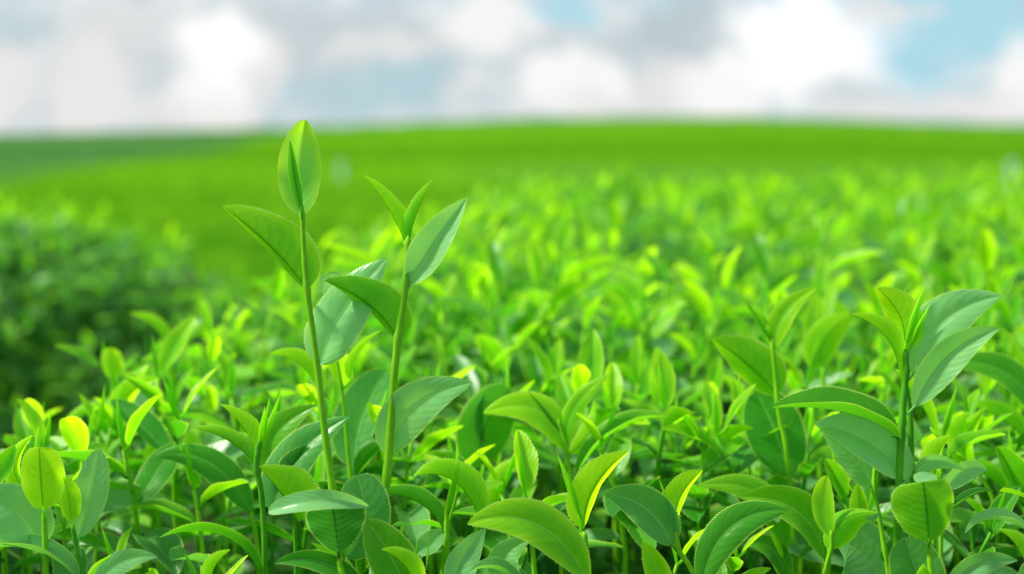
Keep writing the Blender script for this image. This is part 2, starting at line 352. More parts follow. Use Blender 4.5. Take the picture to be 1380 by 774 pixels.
def tea_field():
    """Clipped tea rows running across the slope: one canopy of closely planted hedges with furrows."""
    r = 5.2; rs = []
    while r < 260: rs.append(r); r *= 1.0 + (0.012 if r < 60 else 0.0085)
    azs = [-27 + 54 * k / 210 for k in range(211)]
    vs = []; fs = []; tn = []
    for r in rs:
        for a in azs:
            x = r * math.sin(R(a)); y = r * math.cos(R(a))
            u = (y + 0.10 * x + 1.5 * fbm(x, y, 40, 2, 8.0)) / 1.55; row = abs(math.sin(math.pi * u)) ** 0.45
            h = 0.10 + 0.62 * row + 0.10 * fbm(x, y, 0.6, 3, 1.0) + 0.05 * fbm(x, y, 3.0, 2, 5.0)
            if r > 60: h = h * 0.75 + 0.18
            edge = min(1, (r - 5.2) / 0.6)
            vs.append(Vector((x, y, terrain(x, y) + max(0.02, h) * edge)))
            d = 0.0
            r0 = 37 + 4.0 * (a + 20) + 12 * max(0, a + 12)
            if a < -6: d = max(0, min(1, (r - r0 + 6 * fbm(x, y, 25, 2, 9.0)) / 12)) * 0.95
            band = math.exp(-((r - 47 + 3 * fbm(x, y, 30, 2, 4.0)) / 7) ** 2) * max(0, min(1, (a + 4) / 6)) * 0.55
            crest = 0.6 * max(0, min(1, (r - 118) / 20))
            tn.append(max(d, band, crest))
    n = len(azs)
    for i in range(len(rs) - 1):
        for j in range(n - 1): fs.append((i * n + j, (i + 1) * n + j, (i + 1) * n + j + 1, i * n + j + 1)[::-1])
    mb = MB(); mb.add(vs, fs); mb.tone = tn
    o = mb.build('tea_field', M_FIELD, tone_attr=True); o['kind'] = 'stuff'; o['label'] = 'bright green tea rows blurred across the far hillside'
    return o
field = tea_field()

def things_root(name, loc, label, cat, group=None):
    o = bpy.data.objects.new(name, None); COL.objects.link(o); o.location = loc; o.empty_display_size = 0.02
    o['label'] = label; o['category'] = cat
    if group: o['group'] = group
    return o

# pale posts standing far out in the rows
for (px, py, d, hh, lab) in ((460, 232, 42, 0.85, 'blurred pale post in the rows between the two tall shoots'), (120, 222, 70, 1.0, 'blurred pale post on the darker slope at far left'),
                       (612, 190, 120, 1.1, 'blurred pale post near the crest right of the tall shoots'), (1100, 196, 110, 1.1, 'blurred pale post high on the hill toward the right'),
                       (1364, 232, 36, 0.9, 'blurred blue-grey post at the right edge of the field')):
    top = P(px, py - 14, d); zg = terrain(top.x, top.y)
    t = things_root('post', (top.x, top.y, zg), lab, 'post', 'pale posts in the far tea rows')
    H = top.z - zg
    mb = MB(); tube(mb, [Vector((0, 0, -0.1)), Vector((0, 0, H * .5)), Vector((0, 0, H - 0.15))], [0.06, 0.055, 0.05], 12); mb.build('pole', M_POST, t)
    mb = MB(); tube(mb, [Vector((0, 0, H - 0.152)), Vector((0, 0, H - 0.13)), Vector((0, 0, H - 0.03)), Vector((0, 0, H))], [0.06, 0.085, 0.085, 0.05], 12); mb.build('cap', M_POST, t)

# ------------------------------------------------------------------ near bush shape
def canopy_z(x, y):                      # mean height of the leafy table of the near bush
    z = CAM_H - 0.228 + 0.012 * max(0, y - 0.7)
    z += 0.012 * fbm(x, y, 0.35, 2, 2.0)
    return z
def left_edge(y): return -0.62 if y < 0.78 else (-0.62 + (y - 0.78) * 2.0 if y < 0.95 else -0.275 + 0.05 * (y - 0.95))
FAR = 3.3
def in_bush(x, y): return 0.25 < y < FAR - 0.5 * max(0, 0.25 - x) and left_edge(y) < x < 1.9

rnd = random.Random(7)
def wframe(Nref):                        # frame from a reference upper normal in world space
    def fr(t, T):
        S = Nref.cross(T); S = S.normalized() if S.length > 1e-4 else T.orthogonal().normalized()
        return S, T.cross(S).normalized()
    return fr
def rand_leaf(mb, base, az, elev, L, W, phi, droop, tone, nu, nv, shape=(0.62, 0.78), teeth=0, curl=0.0, wave=0.0, seed=0):
    h = Vector((math.cos(az), math.sin(az), 0)); T0 = h * math.cos(elev) + Vector((0, 0, math.sin(elev)))
    T1 = h * math.cos(elev - droop) + Vector((0, 0, math.sin(elev - droop)))
    p1 = base + T0 * (L * 0.5); p2 = p1 + T1 * (L * 0.5)
    Nr = (-h * math.sin(elev) + Vector((0, 0, math.cos(elev)))).normalized()
    tw = Vector((-math.sin(az), math.cos(az), 0)) * (0.35 * math.sin(seed * 7.7))
    leaf(mb, base, p1, p2, wframe((Nr + tw).normalized()), W, phi, shape, nu, nv, teeth, curl, wave, tone, seed)

# ---- foliage under the shoots: mature leaves on branching wood
def pts_foliage(mb, n, sampler, r, lo=0.0, hi=0.3, nu=6, nv=1, size=(0.035, 0.062)):
    for k in range(n):
        s = sampler(r)
        if s is None: continue
        p, el = s
        L = r.uniform(*size)
        rand_leaf(mb, p, r.uniform(0, 6.283), el + r.uniform(-0.5, 0.6), L, L * r.uniform(0.36, 0.48), r.uniform(0.05, 0.45), r.uniform(0.1, 0.9), r.uniform(lo, hi), nu, nv, seed=r.random() * 10)
def near_bush():
    b = things_root('tea_bush', (0.4, 1.2, 0), 'broad tea bush whose leafy top fills the lower picture', 'tea bush')
    o = Vector((0.4, 1.2, 0))
    wood = MB(); r = random.Random(3)
    for k in range(26):
        x = r.uniform(-0.35, 1.6); y = r.uniform(0.75, 3.0)
        if not in_bush(x, y): continue
        for j in range(7):
            a = r.uniform(0, 6.28); q = r.uniform(0.05, 0.2)
            e = Vector((x + math.cos(a) * q, y + math.sin(a) * q, canopy_z(x, y) - r.uniform(0.0, 0.05)))
            pts = [Vector((x, y, 0)), Vector((x + math.cos(a) * q * .35, y + math.sin(a) * q * .35, 0.32)), Vector((x + math.cos(a + .5) * q * .8, y + math.sin(a + .5) * q * .8, 0.58)), e]
            tube(wood, smooth_pts(pts, 4), [0.011 - 0.0006 * i for i in range(13)], 6)
    wood.build('branch', M_WOOD, b, o)
    fo = MB()
    def samp(r):
        y = 0.45 + (FAR - 0.45) * r.random() ** 0.62; xm = y * 0.44 + 0.2; x = r.uniform(max(-xm, left_edge(y)), min(xm, 1.9))
        if not in_bush(x, y): return None
        if y < 0.62: return None
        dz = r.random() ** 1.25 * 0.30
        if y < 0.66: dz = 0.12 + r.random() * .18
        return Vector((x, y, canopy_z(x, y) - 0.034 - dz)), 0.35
    pts_foliage(fo, 15500, samp, random.Random(11), 0.0, 0.13, 6, 1)  # tones kept low to paint the shade of the gaps under the shoots
    def samp2(r):
        y = r.uniform(0.69, 1.15); xm = y * 0.42 + 0.12; x = r.uniform(max(-xm, left_edge(y)), xm)
        if not in_bush(x, y): return None
        return Vector((x, y, canopy_z(x, y) - 0.05 - r.random() * 0.2)), 0.35
    pts_foliage(fo, 2200, samp2, random.Random(13), 0.0, 0.14, 8, 2)
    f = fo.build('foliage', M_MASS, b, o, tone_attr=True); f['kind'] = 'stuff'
near_bush()

def dark_hedge():
    """Separate bush left of the gap: a rounded mound, sunlit on top only."""
    c = Vector((-1.08, 2.5, 0)); rx, ry, top = 0.78, 0.8, 0.835
    b = things_root('tea_bush', c, 'rounded dark tea bush beyond the gap at far left', 'tea bush')
    r = random.Random(5); wood = MB()
    for k in range(34):
        a = r.uniform(0, 6.28); q = r.uniform(0.2, 0.75)
        pts = [c + Vector((0.1 * math.cos(a), 0.1 * math.sin(a), 0)), c + Vector((q * .5 * math.cos(a), q * .5 * math.sin(a), 0.35)), c + Vector((q * math.cos(a) * rx, q * math.sin(a) * ry, 0.5 + 0.3 * (1 - q)))]
        tube(wood, smooth_pts(pts, 4), [0.014 - 0.001 * i for i in range(9)], 6)
    wood.build('branch', M_WOOD, b, c)
    fo = MB()
    def samp(r):
        th = r.uniform(0, 6.283); ph = r.random()      # ph: 0 top, 1 low side
        rad = math.sin(ph * math.pi / 2) ** 0.8; h = math.cos(ph * math.pi / 2) ** 0.7
        k = 1 - 0.22 * r.random() ** 1.6 + 0.06 * fbm(th * 3, ph * 5, 1.0, 2, 4.0)
        p = c + Vector((math.cos(th) * rx * rad * k, math.sin(th) * ry * rad * k, 0.08 + (top - 0.08) * h * (0.93 + 0.07 * k) * k))
        if p.y > c.y + 0.45: return None
        return p, 0.5
    pts_foliage(fo, 9500, samp, random.Random(12), 0.0, 0.32, 5, 1, (0.036, 0.062))
    f = fo.build('foliage', M_MASS, b, c, tone_attr=True); f['kind'] = 'stuff'
    return c, rx, ry, top
HC, HRX, HRY, HTOP = dark_hedge()

# ------------------------------------------------------------------ hero shoots (traced at their own depth and real size)
HERO = []
def L_(b, m, t, W, rho, phi, tone, dz=0.0, base_dz=0.0, shape=None, mdz=0.0):
    return dict(b=b, m=m, t=t, W=W, rho=rho, phi=phi, tone=tone, dz=dz, bz=base_dz, mz=mdz, shape=shape, wax_sheen=max(0.0, min(0.72, (0.26 - tone) * 5.5)) if abs(rho) < 90 else 0.0)
def bud(b, t, W, tone, dz=0.0, rho=184, m=None): return L_(b, m, t, W * 0.85, rho, 48, tone, dz, 0.0, (0.55, 0.9))
UL, UR, CAN = 1, 2, 3
def under(b, m, t, half, tone, side, phi=35, **k):   # underside seen: the visible half lies flat to the view on `side` of the midrib
    d = k.pop('turn', 0)
    if k.pop('sliver', False): return L_(b, m, t, half * 2.1, (180 + 31) if side == 'ccw' else (180 - 31), 31, tone, **k)
    phi = phi if phi < 26 else max(phi, 40)
    return L_(b, m, t, half * 2.45, (180 + phi + 11 + d) if side == 'ccw' else (180 - phi - 11 - d), phi, tone, **k)
def upper(b, m, t, half, tone, side, phi=28, **k):
    d = k.pop('turn', 0)
    return L_(b, m, t, half * 1.82, (-phi + 9 - d) if side == 'ccw' else (phi - 9 + d), phi, tone, **k)
def canoe(b, m, t, W, tone, phi=44, **k):            # seen from the side and a little above; both halves point up
    left = t[0] < b[0]
    return L_(b, m, t, W, 70 if left else -70, phi, tone, **k)
def face(b, m, t, W, tone, phi=12, rho=0, **k): return L_(b, m, t, W, rho, phi, tone, **k)

def hero(nick, D, stem, r0, r1, leaves, label, stem_mat=None, buds=()):
    """stem: photo pixels from the bottom up; D: depth in metres of the shoot."""
    sp = [P(x, y, D) for x, y in stem]
    # carry the stem down into the bush
    lowest = sp[0]; zt = CAM_H - 0.36
    if lowest.z > zt:
        d = (sp[0] - sp[1]).normalized() if len(sp) > 1 else Vector((0, 0, -1)); d = (d + Vector((0, 0, -1.2))).normalized()
        k = (lowest.z - zt) / max(0.3, -d.z); sp = [lowest + d * k + Vector((0, 0.015, 0)), lowest + d * k * 0.45] + sp
    root = things_root('tea_shoot', sp[0], label, 'tea shoot', 'sharp tea shoots in the foreground' if D < 0.76 else 'softer tea shoots behind the sharp ones')
    o = sp[0]; s = D / F_PX
    pts = smooth_pts(sp, 7); n = len(pts)
    bases = [P(*lf['b'], D - lf['bz']) for lf in leaves]
    def swell(p): return 1 + 0.28 * max([0.0] + [1 - ((p - q).length / 0.0055) ** 2 for q in bases])
    mb = MB(); tube(mb, pts, [(r0 + (r1 - r0) * i / (n - 1)) * s * (1 + 0.05 * math.sin(i * 1.7)) * swell(p) * (1 if i < n - 2 else 0.72 if i == n - 2 else 0.3) for i, p in enumerate(pts)], 12)
    mb.build('stem', stem_mat or M_STEM, root, o)
    for k, lf in enumerate(list(leaves) + list(buds)):
        isbud = k >= len(leaves)
        b = P(*lf['b'], D - lf['bz']); t = P(*lf['t'], D - lf['dz'])
        if lf['m']: mm = P(*lf['m'], D - (lf['bz'] + lf['dz']) / 2 - lf['mz'])
        else: mm = (b + t) / 2 + (CU * 0.03 * (t - b).length)
        c = mm * 2 - (b + t) / 2
        rho = R(lf['rho'])
        def frame(tt, T, rho=rho):
            Z = (-CF); Z = (Z - T * Z.dot(T)).normalized(); S0 = Z.cross(T).normalized()   # T x S0 = Z
            S = S0 * math.cos(rho) + Z * math.sin(rho); N = -S0 * math.sin(rho) + Z * math.cos(rho)
            return S, N
        big = lf['W'] > 40
        mb = MB(); sd = (lf['b'][0] * 0.37 + lf['t'][1] * 0.11) % 6.28
        Lpx = math.dist(lf['b'], lf['t'])
        if isbud: spindle(mb, b, c, t, lf['W'] * s * 0.36)
        else: leaf(mb, b, c, t, frame, lf['W'] * s, R(lf['phi']), lf['shape'] or (0.60, 0.92), nu=2 * max(12, min(44, int(Lpx / 3.6))), nv=6 if big else 4, teeth=1, curl=R((2 if abs(lf['rho']) == 70 else 10 if 170 < lf['rho'] < 190 else 8 if lf['phi'] == 31 else 24 if 120 < lf['rho'] < 245 else -20 if lf['phi'] > 26 else -3) + 7 * math.sin(sd)), wave=0.0 if isbud else 0.022, seed=sd)
        # petiole down to the stem
        best = min(pts, key=lambda p: (p - (b + Vector((0, 0, -0.004)))).length + (0.02 if p.z > b.z + 0.002 else 0))
        if 0.001 < (best - b).length < 0.0135:
            midp = (b + best) / 2 + Vector((0, 0, -0.0012)); ext = b.lerp(t, 0.05)
            tube(mb, [best, midp, b, ext], [1.9 * s, 1.6 * s, 1.5 * s, 0.6 * s], 8)
        o2 = mb.build('bud' if isbud else 'leaf', M_LEAF, root, o)
        if nick == 'tall shoot' and k == 0: lf['wax_sheen'] = 0.38
        o2.color = (min(1, lf['tone'] + (0.2 if isbud else 0.08)), lf['wax_sheen'], 0, 1)
    HERO.append((nick, root, sp, D)); return root

exec_heroes = True
#HEROES#
hero('tall shoot', .700, [(463, 800), (456, 720), (447, 650), (438, 585), (427, 490), (414, 392), (409, 330), (407, 272)], 7.4, 3.0, [
    face((407, 290), (404, 225), (411, 161), 60, .68, 22, 6, dz=-.004, mdz=-.005, base_dz=-.003, shape=(.5, .62)),
    L_((406, 284), (397, 236), (391, 188), 32, 192, 30, .46, .006, .003, (.6, .85)),
    under((413, 390), (364, 332), (299, 278), 46, .60, 'cw', 34, sliver=True, shape=(.48, .85)),
    upper((433, 492), (462, 425), (521, 349), 46, .12, 'ccw', 33, dz=-.012, base_dz=-.008, shape=(.55, .8)),
], 'tallest green tea shoot, its upright tip leaf reaching the skyline')
hero('forked shoot', .702, [(505, 790), (514, 705), (523, 620), (530, 520), (537, 452), (545, 400), (549, 345), (550, 318)], 8.2, 3.3, [
    under((546, 330), (524, 283), (490, 236), 17, .88, 'cw', 40),
    under((551, 332), (562, 288), (584, 241), 13, .62, 'ccw', 36),
    upper((553, 382), (588, 325), (630, 266), 31, .12, 'ccw', 26, dz=.004, turn=-6),
    under((536, 458), (498, 412), (437, 378), 39, .48, 'cw', 36, sliver=True, shape=(.46, .85)),
    face((440, 376), (452, 373), (470, 383), 17, .12, 25, 20, base_dz=-.003, dz=-.006),
    upper((522, 612), (558, 548), (637, 516), 36, .10, 'ccw', 22, dz=.010, base_dz=-.006, shape=(.6, .85), turn=-8),
], 'second tall tea shoot, forked at its tip, with a pale leaf at right')
hero('dark stemmed shoot', .690, [(357, 790), (356, 720), (352, 665), (346, 632), (347, 612), (350, 592)], 4.6, 3.4, [
    under((346, 631), (310, 596), (261, 577), 15, .55, 'cw', 42),
    under((347, 614), (328, 577), (296, 545), 17, .85, 'cw', 38),
    under((402, 704), (380, 668), (349, 629), 40, .62, 'cw', 30, dz=.004, shape=(.5, .8)),
    under((353, 780), (300, 722), (214, 725), 20, .34, 'cw', 34, dz=.006, turn=12),
], 'dark stemmed tea shoot left of the tallest shoot, slim leaves fanning out', M_DSTEM, buds=[
    bud((350, 610), (357, 548), 17, .88), bud((354, 606), (378, 531), 16, .72), bud((352, 600), (364, 535), 12, .6, -.004)])
hero('curled leaf shoot', .678, [(466, 800), (459, 765), (457, 742)], 5.5, 4.2, [
    face((456, 744), (452, 710), (447, 677), 88, .24, 14, 176, shape=(.62, .22), dz=.002, base_dz=.005),
    face((497, 683), (432, 676), (361, 690), 32, .06, 20, 34, base_dz=.002, dz=.012, mdz=.010, shape=(.75, .5)),
    face((468, 752), (490, 700), (480, 640), 74, .22, 14, 8, dz=-.014, base_dz=-.01, shape=(.55, .42)),
    upper((490, 792), (430, 757), (369, 760), 18, .26, 'cw', 25),
    face((505, 800), (515, 772), (492, 745), 40, .2, 20, 0, dz=-.01),
], 'tea shoot with blue-green folded-over leaf below the tallest shoot')
hero('oval leaf shoot', .690, [(62, 800), (61, 740), (60, 708), (59, 689)], 5.4, 3.0, [
    face((59, 687), (55, 648), (53, 602), 63, .90, 8, 180, dz=.006, base_dz=.005, shape=(.46, .36)),
    upper((52, 738), (20, 690), (-40, 668), 44, .10, 'cw', 22, base_dz=-.004),
    canoe((104, 782), (45, 742), (-40, 742), 44, .18),
    under((36, 660), (20, 628), (45, 586), 16, .95, 'ccw', 25, dz=-.02, base_dz=-.02),
    face((20, 600), (-10, 640), (-40, 625), 34, .5, 15, 0, base_dz=-.02, dz=-.02),
], 'tea shoot with round backlit yellow-green leaf at the left edge', buds=[bud((50, 630), (52, 573), 17, .60, -.006), bud((57, 625), (56, 586), 12, .6, -.006)])
hero('pale leaf shoot', .693, [(107, 800), (105, 750), (100, 722), (96, 706)], 3.8, 2.6, [
    face((95, 703), (93, 672), (85, 643), 32, .85, 10, 182, dz=.005, base_dz=.004, shape=(.5, .5)),
    upper((106, 724), (124, 660), (133, 606), 25, .10, 'ccw', 14, turn=-8, base_dz=-.002, shape=(.55, .6)),
], 'tea shoot with upright pale oval leaf near the left edge', M_DSTEM)
hero('flat leaf shoot', .675, [(150, 830), (148, 800), (142, 785)], 3.0, 2.4, [
    upper((130, 790), (165, 757), (213, 751), 18, .12, 'ccw', 20),
    under((118, 790), (132, 770), (151, 748), 9, .85, 'ccw', 30),
    under((210, 800), (203, 775), (200, 770), 14, .85, 'ccw', 20),
], 'low tea shoot at bottom left, one flat pale leaf facing right')
hero('arched leaf shoot', .780, [(352, 800), (346, 730), (338, 690)], 3.4, 2.8, [
    upper((338, 692), (282, 624), (205, 616), 24, .30, 'cw', 30, turn=6),
    under((270, 655), (262, 640), (242, 600), 10, .9, 'ccw', 20),
], 'soft tea shoot with long arched dark leaf, between oval and dark stemmed shoots')
hero('yellow tip shoot', .672, [(292, 820), (288, 790), (285, 775)], 2.8, 2.2, [
    under((283, 790), (290, 764), (311, 741), 14, .92, 'ccw', 30),
    under((268, 800), (256, 770), (248, 744), 6, .45, 'cw', 35),
], 'low bright yellow tea tip at the bottom below the arched leaf')
hero('hidden leaves', .735, [(400, 800), (398, 730), (396, 690), (395, 650)], 3.2, 2.2, [
    upper((370, 690), (398, 618), (472, 561), 36, .22, 'ccw', 34, dz=-.004),
    under((396, 690), (395, 640), (415, 600), 22, .06, 'ccw', 25),
    under((396, 660), (392, 640), (383, 612), 5, .35, 'cw', 35),
    upper((385, 640), (370, 590), (430, 545), 30, .42, 'ccw', 28, dz=-.02, base_dz=-.02),
], 'tea shoot tucked behind the tallest stem, one serrated leaf pointing right', M_DSTEM)
hero('bud shoot', .720, [(604, 800), (603, 740), (602, 700), (603, 675)], 3.8, 3.0, [
    under((646, 702), (610, 648), (557, 643), 26, .72, 'cw', 38, shape=(.5, .85), dz=.002),
    under((598, 716), (560, 676), (496, 665), 17, .36, 'cw', 42),
    face((600, 715), (575, 735), (560, 745), 30, .1, 15, 10),
], 'tea shoot with slim upright bud and two leaves arching left', buds=[bud((602, 700), (619, 622), 21, .55, .006)])
hero('split tone shoot', .680, [(560, 830), (556, 800), (552, 785)], 4.0, 2.6, [
    face((552, 806), (528, 752), (492, 699), 66, .42, 22, 10, shape=(.6, .72)),
    under((562, 800), (545, 762), (514, 741), 18, .85, 'cw', 28, base_dz=.008, dz=.012),
], 'tea shoot at bottom with broad two-toned leaf behind a yellow tip', buds=[bud((558, 778), (564, 726), 8, .35), bud((575, 765), (578, 728), 7, .35, -.02)])
hero('big front leaf', .676, [(800, 840), (800, 806), (796, 785)], 5.0, 3.6, [
    face((792, 782), (722, 706), (629, 707), 62, .60, 30, 22, shape=(.62, .8), dz=.004),
    upper((700, 800), (680, 755), (718, 726), 26, .16, 'ccw', 22, base_dz=-.012, dz=-.014),
    canoe((705, 800), (670, 768), (632, 772), 34, .2, base_dz=-.004),
    face((612, 800), (625, 755), (655, 712), 46, .04, 22, 0, base_dz=-.02, dz=-.03),
], 'tea shoot with large folded front leaf at the bottom middle')
hero('glowing leaf shoot', .684, [(796, 820), (793, 770), (790, 740), (787, 716)], 5.0, 3.8, [
    under((786, 712), (802, 655), (848, 608), 29, .92, 'ccw', 36, sliver=True, shape=(.55, .85)),
    face((740, 730), (755, 712), (775, 703), 16, .4, 15, 10, base_dz=-.008),
], 'tea shoot with glowing yellow-edged upright leaf and pale bud, bottom middle', buds=[bud((783, 700), (751, 612), 20, .62), bud((780, 696), (762, 640), 10, .8, .002)])
hero('comma leaf shoot', .690, [(940, 800), (930, 765), (915, 742), (910, 714)], 4.2, 3.2, [
    under((909, 708), (918, 668), (947, 634), 23, .82, 'ccw', 36, sliver=True, shape=(.5, .75)),
    upper((906, 735), (868, 684), (812, 666), 34, .22, 'cw', 24),
    upper((900, 812), (885, 765), (865, 729), 20, .66, 'ccw', 24),
], 'small tea shoot right of centre with single curved comma leaf and thorn bud', buds=[bud((905, 696), (888, 645), 9, .55)])
hero('sickle leaf shoot', .685, [(952, 830), (949, 800), (946, 785)], 4.2, 3.4, [
    upper((946, 790), (984, 712), (1062, 688), 28, .30, 'ccw', 32, shape=(.6, .75)),
    face((990, 800), (1010, 778), (1040, 766), 20, .55, 15, 0, base_dz=-.02, dz=-.02),
], 'tea shoot with sickle-shaped serrated leaf pointing right, bottom right of centre')
hero('wide leaf shoot', .735, [(1112, 800), (1116, 770), (1116, 745)], 4.0, 3.0, [
    face((1112, 754), (1075, 690), (1001, 670), 58, .48, 22, 22, shape=(.62, .75)),
    face((1056, 752), (1025, 668), (936, 656), 46, .52, 28, 26, base_dz=-.03, dz=-.03),
    face((1060, 790), (1040, 740), (1000, 735), 36, .35, 20, 20, base_dz=-.03, dz=-.03),
], 'soft tea shoot with wide drooping leaf behind the sickle-shaped leaf')
hero('pod leaf shoot', .690, [(1108, 800), (1113, 765), (1120, 738), (1120, 715)], 3.6, 2.4, [
    face((1120, 722), (1108, 680), (1114, 641), 32, .72, 14, 0, dz=-.004, shape=(.55, .6)),
    under((1116, 740), (1138, 700), (1184, 692), 24, .55, 'cw', 24, shape=(.45, .8)),
    face((1166, 698), (1178, 697), (1186, 690), 8, .2, 10, 0, base_dz=.004, dz=.004),
    face((1160, 702), (1158, 680), (1155, 650), 30, .72, 14, 180, base_dz=-.05, dz=-.05),
], 'small tea shoot with upright pod-like leaf and rounded leaf curling right')
hero('main right shoot', .700, [(1207, 800), (1209, 725), (1212, 640), (1216, 560), (1221, 500), (1219, 470)], 6.6, 4.0, [
    under((1219, 470), (1212, 425), (1181, 389), 29, .92, 'cw', 32, sliver=True, shape=(.5, .75)),
    under((1212, 502), (1192, 452), (1148, 423), 17, .82, 'cw', 42, dz=.004),
    upper((1231, 503), (1272, 432), (1352, 399), 38, .10, 'ccw', 30, turn=-4, base_dz=-.003, dz=.003),
    upper((1234, 546), (1282, 478), (1348, 443), 28, .08, 'ccw', 26, turn=-6, base_dz=.003, dz=.012),
    canoe((1209, 590), (1140, 556), (1040, 550), 74, .34, shape=(.55, .7), dz=.006),
    upper((1226, 644), (1165, 592), (1097, 572), 38, .12, 'cw', 30, base_dz=-.004),
], 'tallest tea shoot at right with two long pale leaves spreading right', M_DSTEM, buds=[
    bud((1222, 462), (1246, 385), 19, .62), bud((1228, 466), (1253, 411), 16, .62, .003)])
hero('twin stem', .706, [(1229, 660), (1228, 620), (1226, 560), (1219, 515)], 5.0, 4.0, [
    upper((1231, 650), (1255, 622), (1300, 634), 14, .05, 'cw', 25),
    under((1218, 520), (1216, 508), (1214, 490), 4, .6, 'cw', 20),
], 'second dark green stem rising beside the tallest right shoot', M_DSTEM)
hero('thin brown stem', .712, [(1200, 800), (1188, 715), (1178, 655), (1183, 610), (1188, 590)], 4.0, 2.4, [
    upper((1176, 657), (1150, 620), (1108, 584), 24, .10, 'cw', 28),
    face((1186, 745), (1199, 738), (1205, 722), 15, .25, 10, 180),
    face((1200, 800), (1160, 745), (1128, 735), 90, .16, 16, 10, base_dz=-.03, dz=-.03, shape=(.5, .5)),
], 'thin pale stem left of the tallest right shoot with hanging dark leaf')
hero('heart leaf shoot', .676, [(1256, 810), (1254, 765), (1252, 733)], 5.0, 4.0, [
    face((1252, 730), (1249, 690), (1244, 649), 92, .50, 7, 180, dz=.006, base_dz=.005, shape=(.52, .27)),
    face((1244, 652), (1248, 645), (1262, 640), 30, .08, 10, -60, base_dz=.003, dz=-.012),
    face((1251, 812), (1235, 770), (1219, 724), 80, .22, 22, -8, base_dz=-.01, dz=-.01, shape=(.5, .45)),
    under((1268, 800), (1250, 772), (1246, 765), 14, .85, 'ccw', 20, base_dz=.01, dz=.01),
], 'tea shoot with large heart-shaped leaf seen from below, bottom right')
hero('yellow blade shoot', .712, [(1268, 740), (1268, 690), (1266, 655)], 3.4, 2.6, [
    under((1266, 662), (1262, 622), (1282, 588), 19, .82, 'ccw', 22, shape=(.6, .75)),
    upper((1276, 660), (1302, 634), (1331, 634), 17, .04, 'ccw', 20, turn=-10),
    canoe((1282, 686), (1312, 668), (1339, 662), 20, .25),
    under((1262, 668), (1248, 650), (1238, 628), 8, .1, 'cw', 20),
], 'tea shoot with yellow upright blade behind the heart-shaped leaf')
hero('corner leaf', .680, [(1392, 830), (1392, 790), (1390, 770)], 3.6, 2.8, [
    under((1394, 790), (1374, 742), (1346, 714), 17, .72, 'cw', 28),
    upper((1275, 800), (1318, 762), (1372, 756), 19, .16, 'ccw', 24),
    canoe((1390, 720), (1340, 700), (1300, 720), 34, .05, base_dz=-.03, dz=-.03),
], 'tea shoot in the bottom right corner with yellow-green pointed leaf')
hero('soft fork', .80, [(1062, 625), (1050, 560), (1044, 500), (1040, 455)], 4.0, 2.4, [
    under((1047, 532), (1008, 492), (959, 456), 37, .52, 'cw', 33, sliver=True, shape=(.48, .85)),
    upper((1043, 470), (1058, 422), (1102, 387), 18, .72, 'ccw', 28),
    face((1063, 640), (1044, 580), (1018, 527), 82, .28, 12, 0, base_dz=-.01, dz=-.02, shape=(.5, .5)),
], 'soft tea shoot left of the tallest right shoot, one big folded leaf', buds=[bud((1040, 462), (995, 393), 14, .55), bud((1036, 440), (1022, 415), 8, .7)])
hero('soft broad leaf', .90, [(1112, 600), (1110, 540), (1109, 495)], 4.4, 3.2, [
    face((1109, 497), (1110, 460), (1148, 424), 50, .66, 12, 180, shape=(.5, .6)),
    face((1104, 485), (1098, 440), (1100, 392), 36, .72, 15, 0, base_dz=-.02, dz=-.03),
], 'blurred tea shoot with broad green leaf, just left of the yellow tips')
hero('soft wing shoot', .79, [(774, 700), (768, 640), (762, 600), (752, 565)], 4.0, 2.4, [
    face((761, 606), (722, 552), (651, 557), 48, .74, 28, 22, shape=(.6, .8)),
    upper((763, 600), (776, 548), (822, 504), 15, .62, 'ccw', 28),
    canoe((778, 640), (832, 580), (903, 562), 44, .42, shape=(.6, .85)),
    face((768, 610), (800, 575), (800, 540), 34, .85, 20, 180, base_dz=-.02, dz=-.03),
], 'soft tea shoot in the middle with leaves like open wings', buds=[bud((757, 585), (711, 527), 12, .30)])
hero('cupped leaf', .84, [(640, 760), (646, 690), (652, 625)], 4.0, 3.0, [
    face((653, 628), (652, 580), (688, 524), 78, .34, 12, 180, shape=(.45, .42)),
    under((668, 684), (680, 645), (713, 616), 16, .90, 'ccw', 20, base_dz=.04, dz=.04),
    under((650, 600), (640, 560), (655, 530), 10, .2, 'cw', 20),
], 'soft tea shoot with dark cupped leaf right of the forked shoot')
hero('between stems', .79, [(478, 690), (470, 620), (463, 545), (452, 470)], 3.6, 2.2, [
    under((473, 512), (482, 478), (516, 444), 9, .97, 'ccw', 28),
    face((480, 628), (486, 570), (520, 500), 78, .22, 15, -8, base_dz=-.01, dz=-.03, shape=(.55, .5)),
    under((432, 535), (404, 492), (362, 478), 17, .78, 'cw', 36),
    under((480, 640), (500, 612), (520, 600), 12, .3, 'ccw', 20),
], 'soft tea shoot between the two tall stems, slim yellow leaf on top', buds=[bud((462, 520), (445, 462), 9, .7)])
hero('right edge arch', .84, [(1410, 700), (1405, 620), (1400, 570)], 4.0, 3.0, [
    face((1400, 566), (1350, 500), (1262, 492), 46, .36, 28, 24),
    under((1395, 610), (1350, 565), (1296, 546), 18, .66, 'cw', 32),
    face((1300, 600), (1325, 570), (1330, 560), 30, .7, 15, 180, base_dz=-.02),
], 'soft tea shoot at the right edge, long leaves arching left')
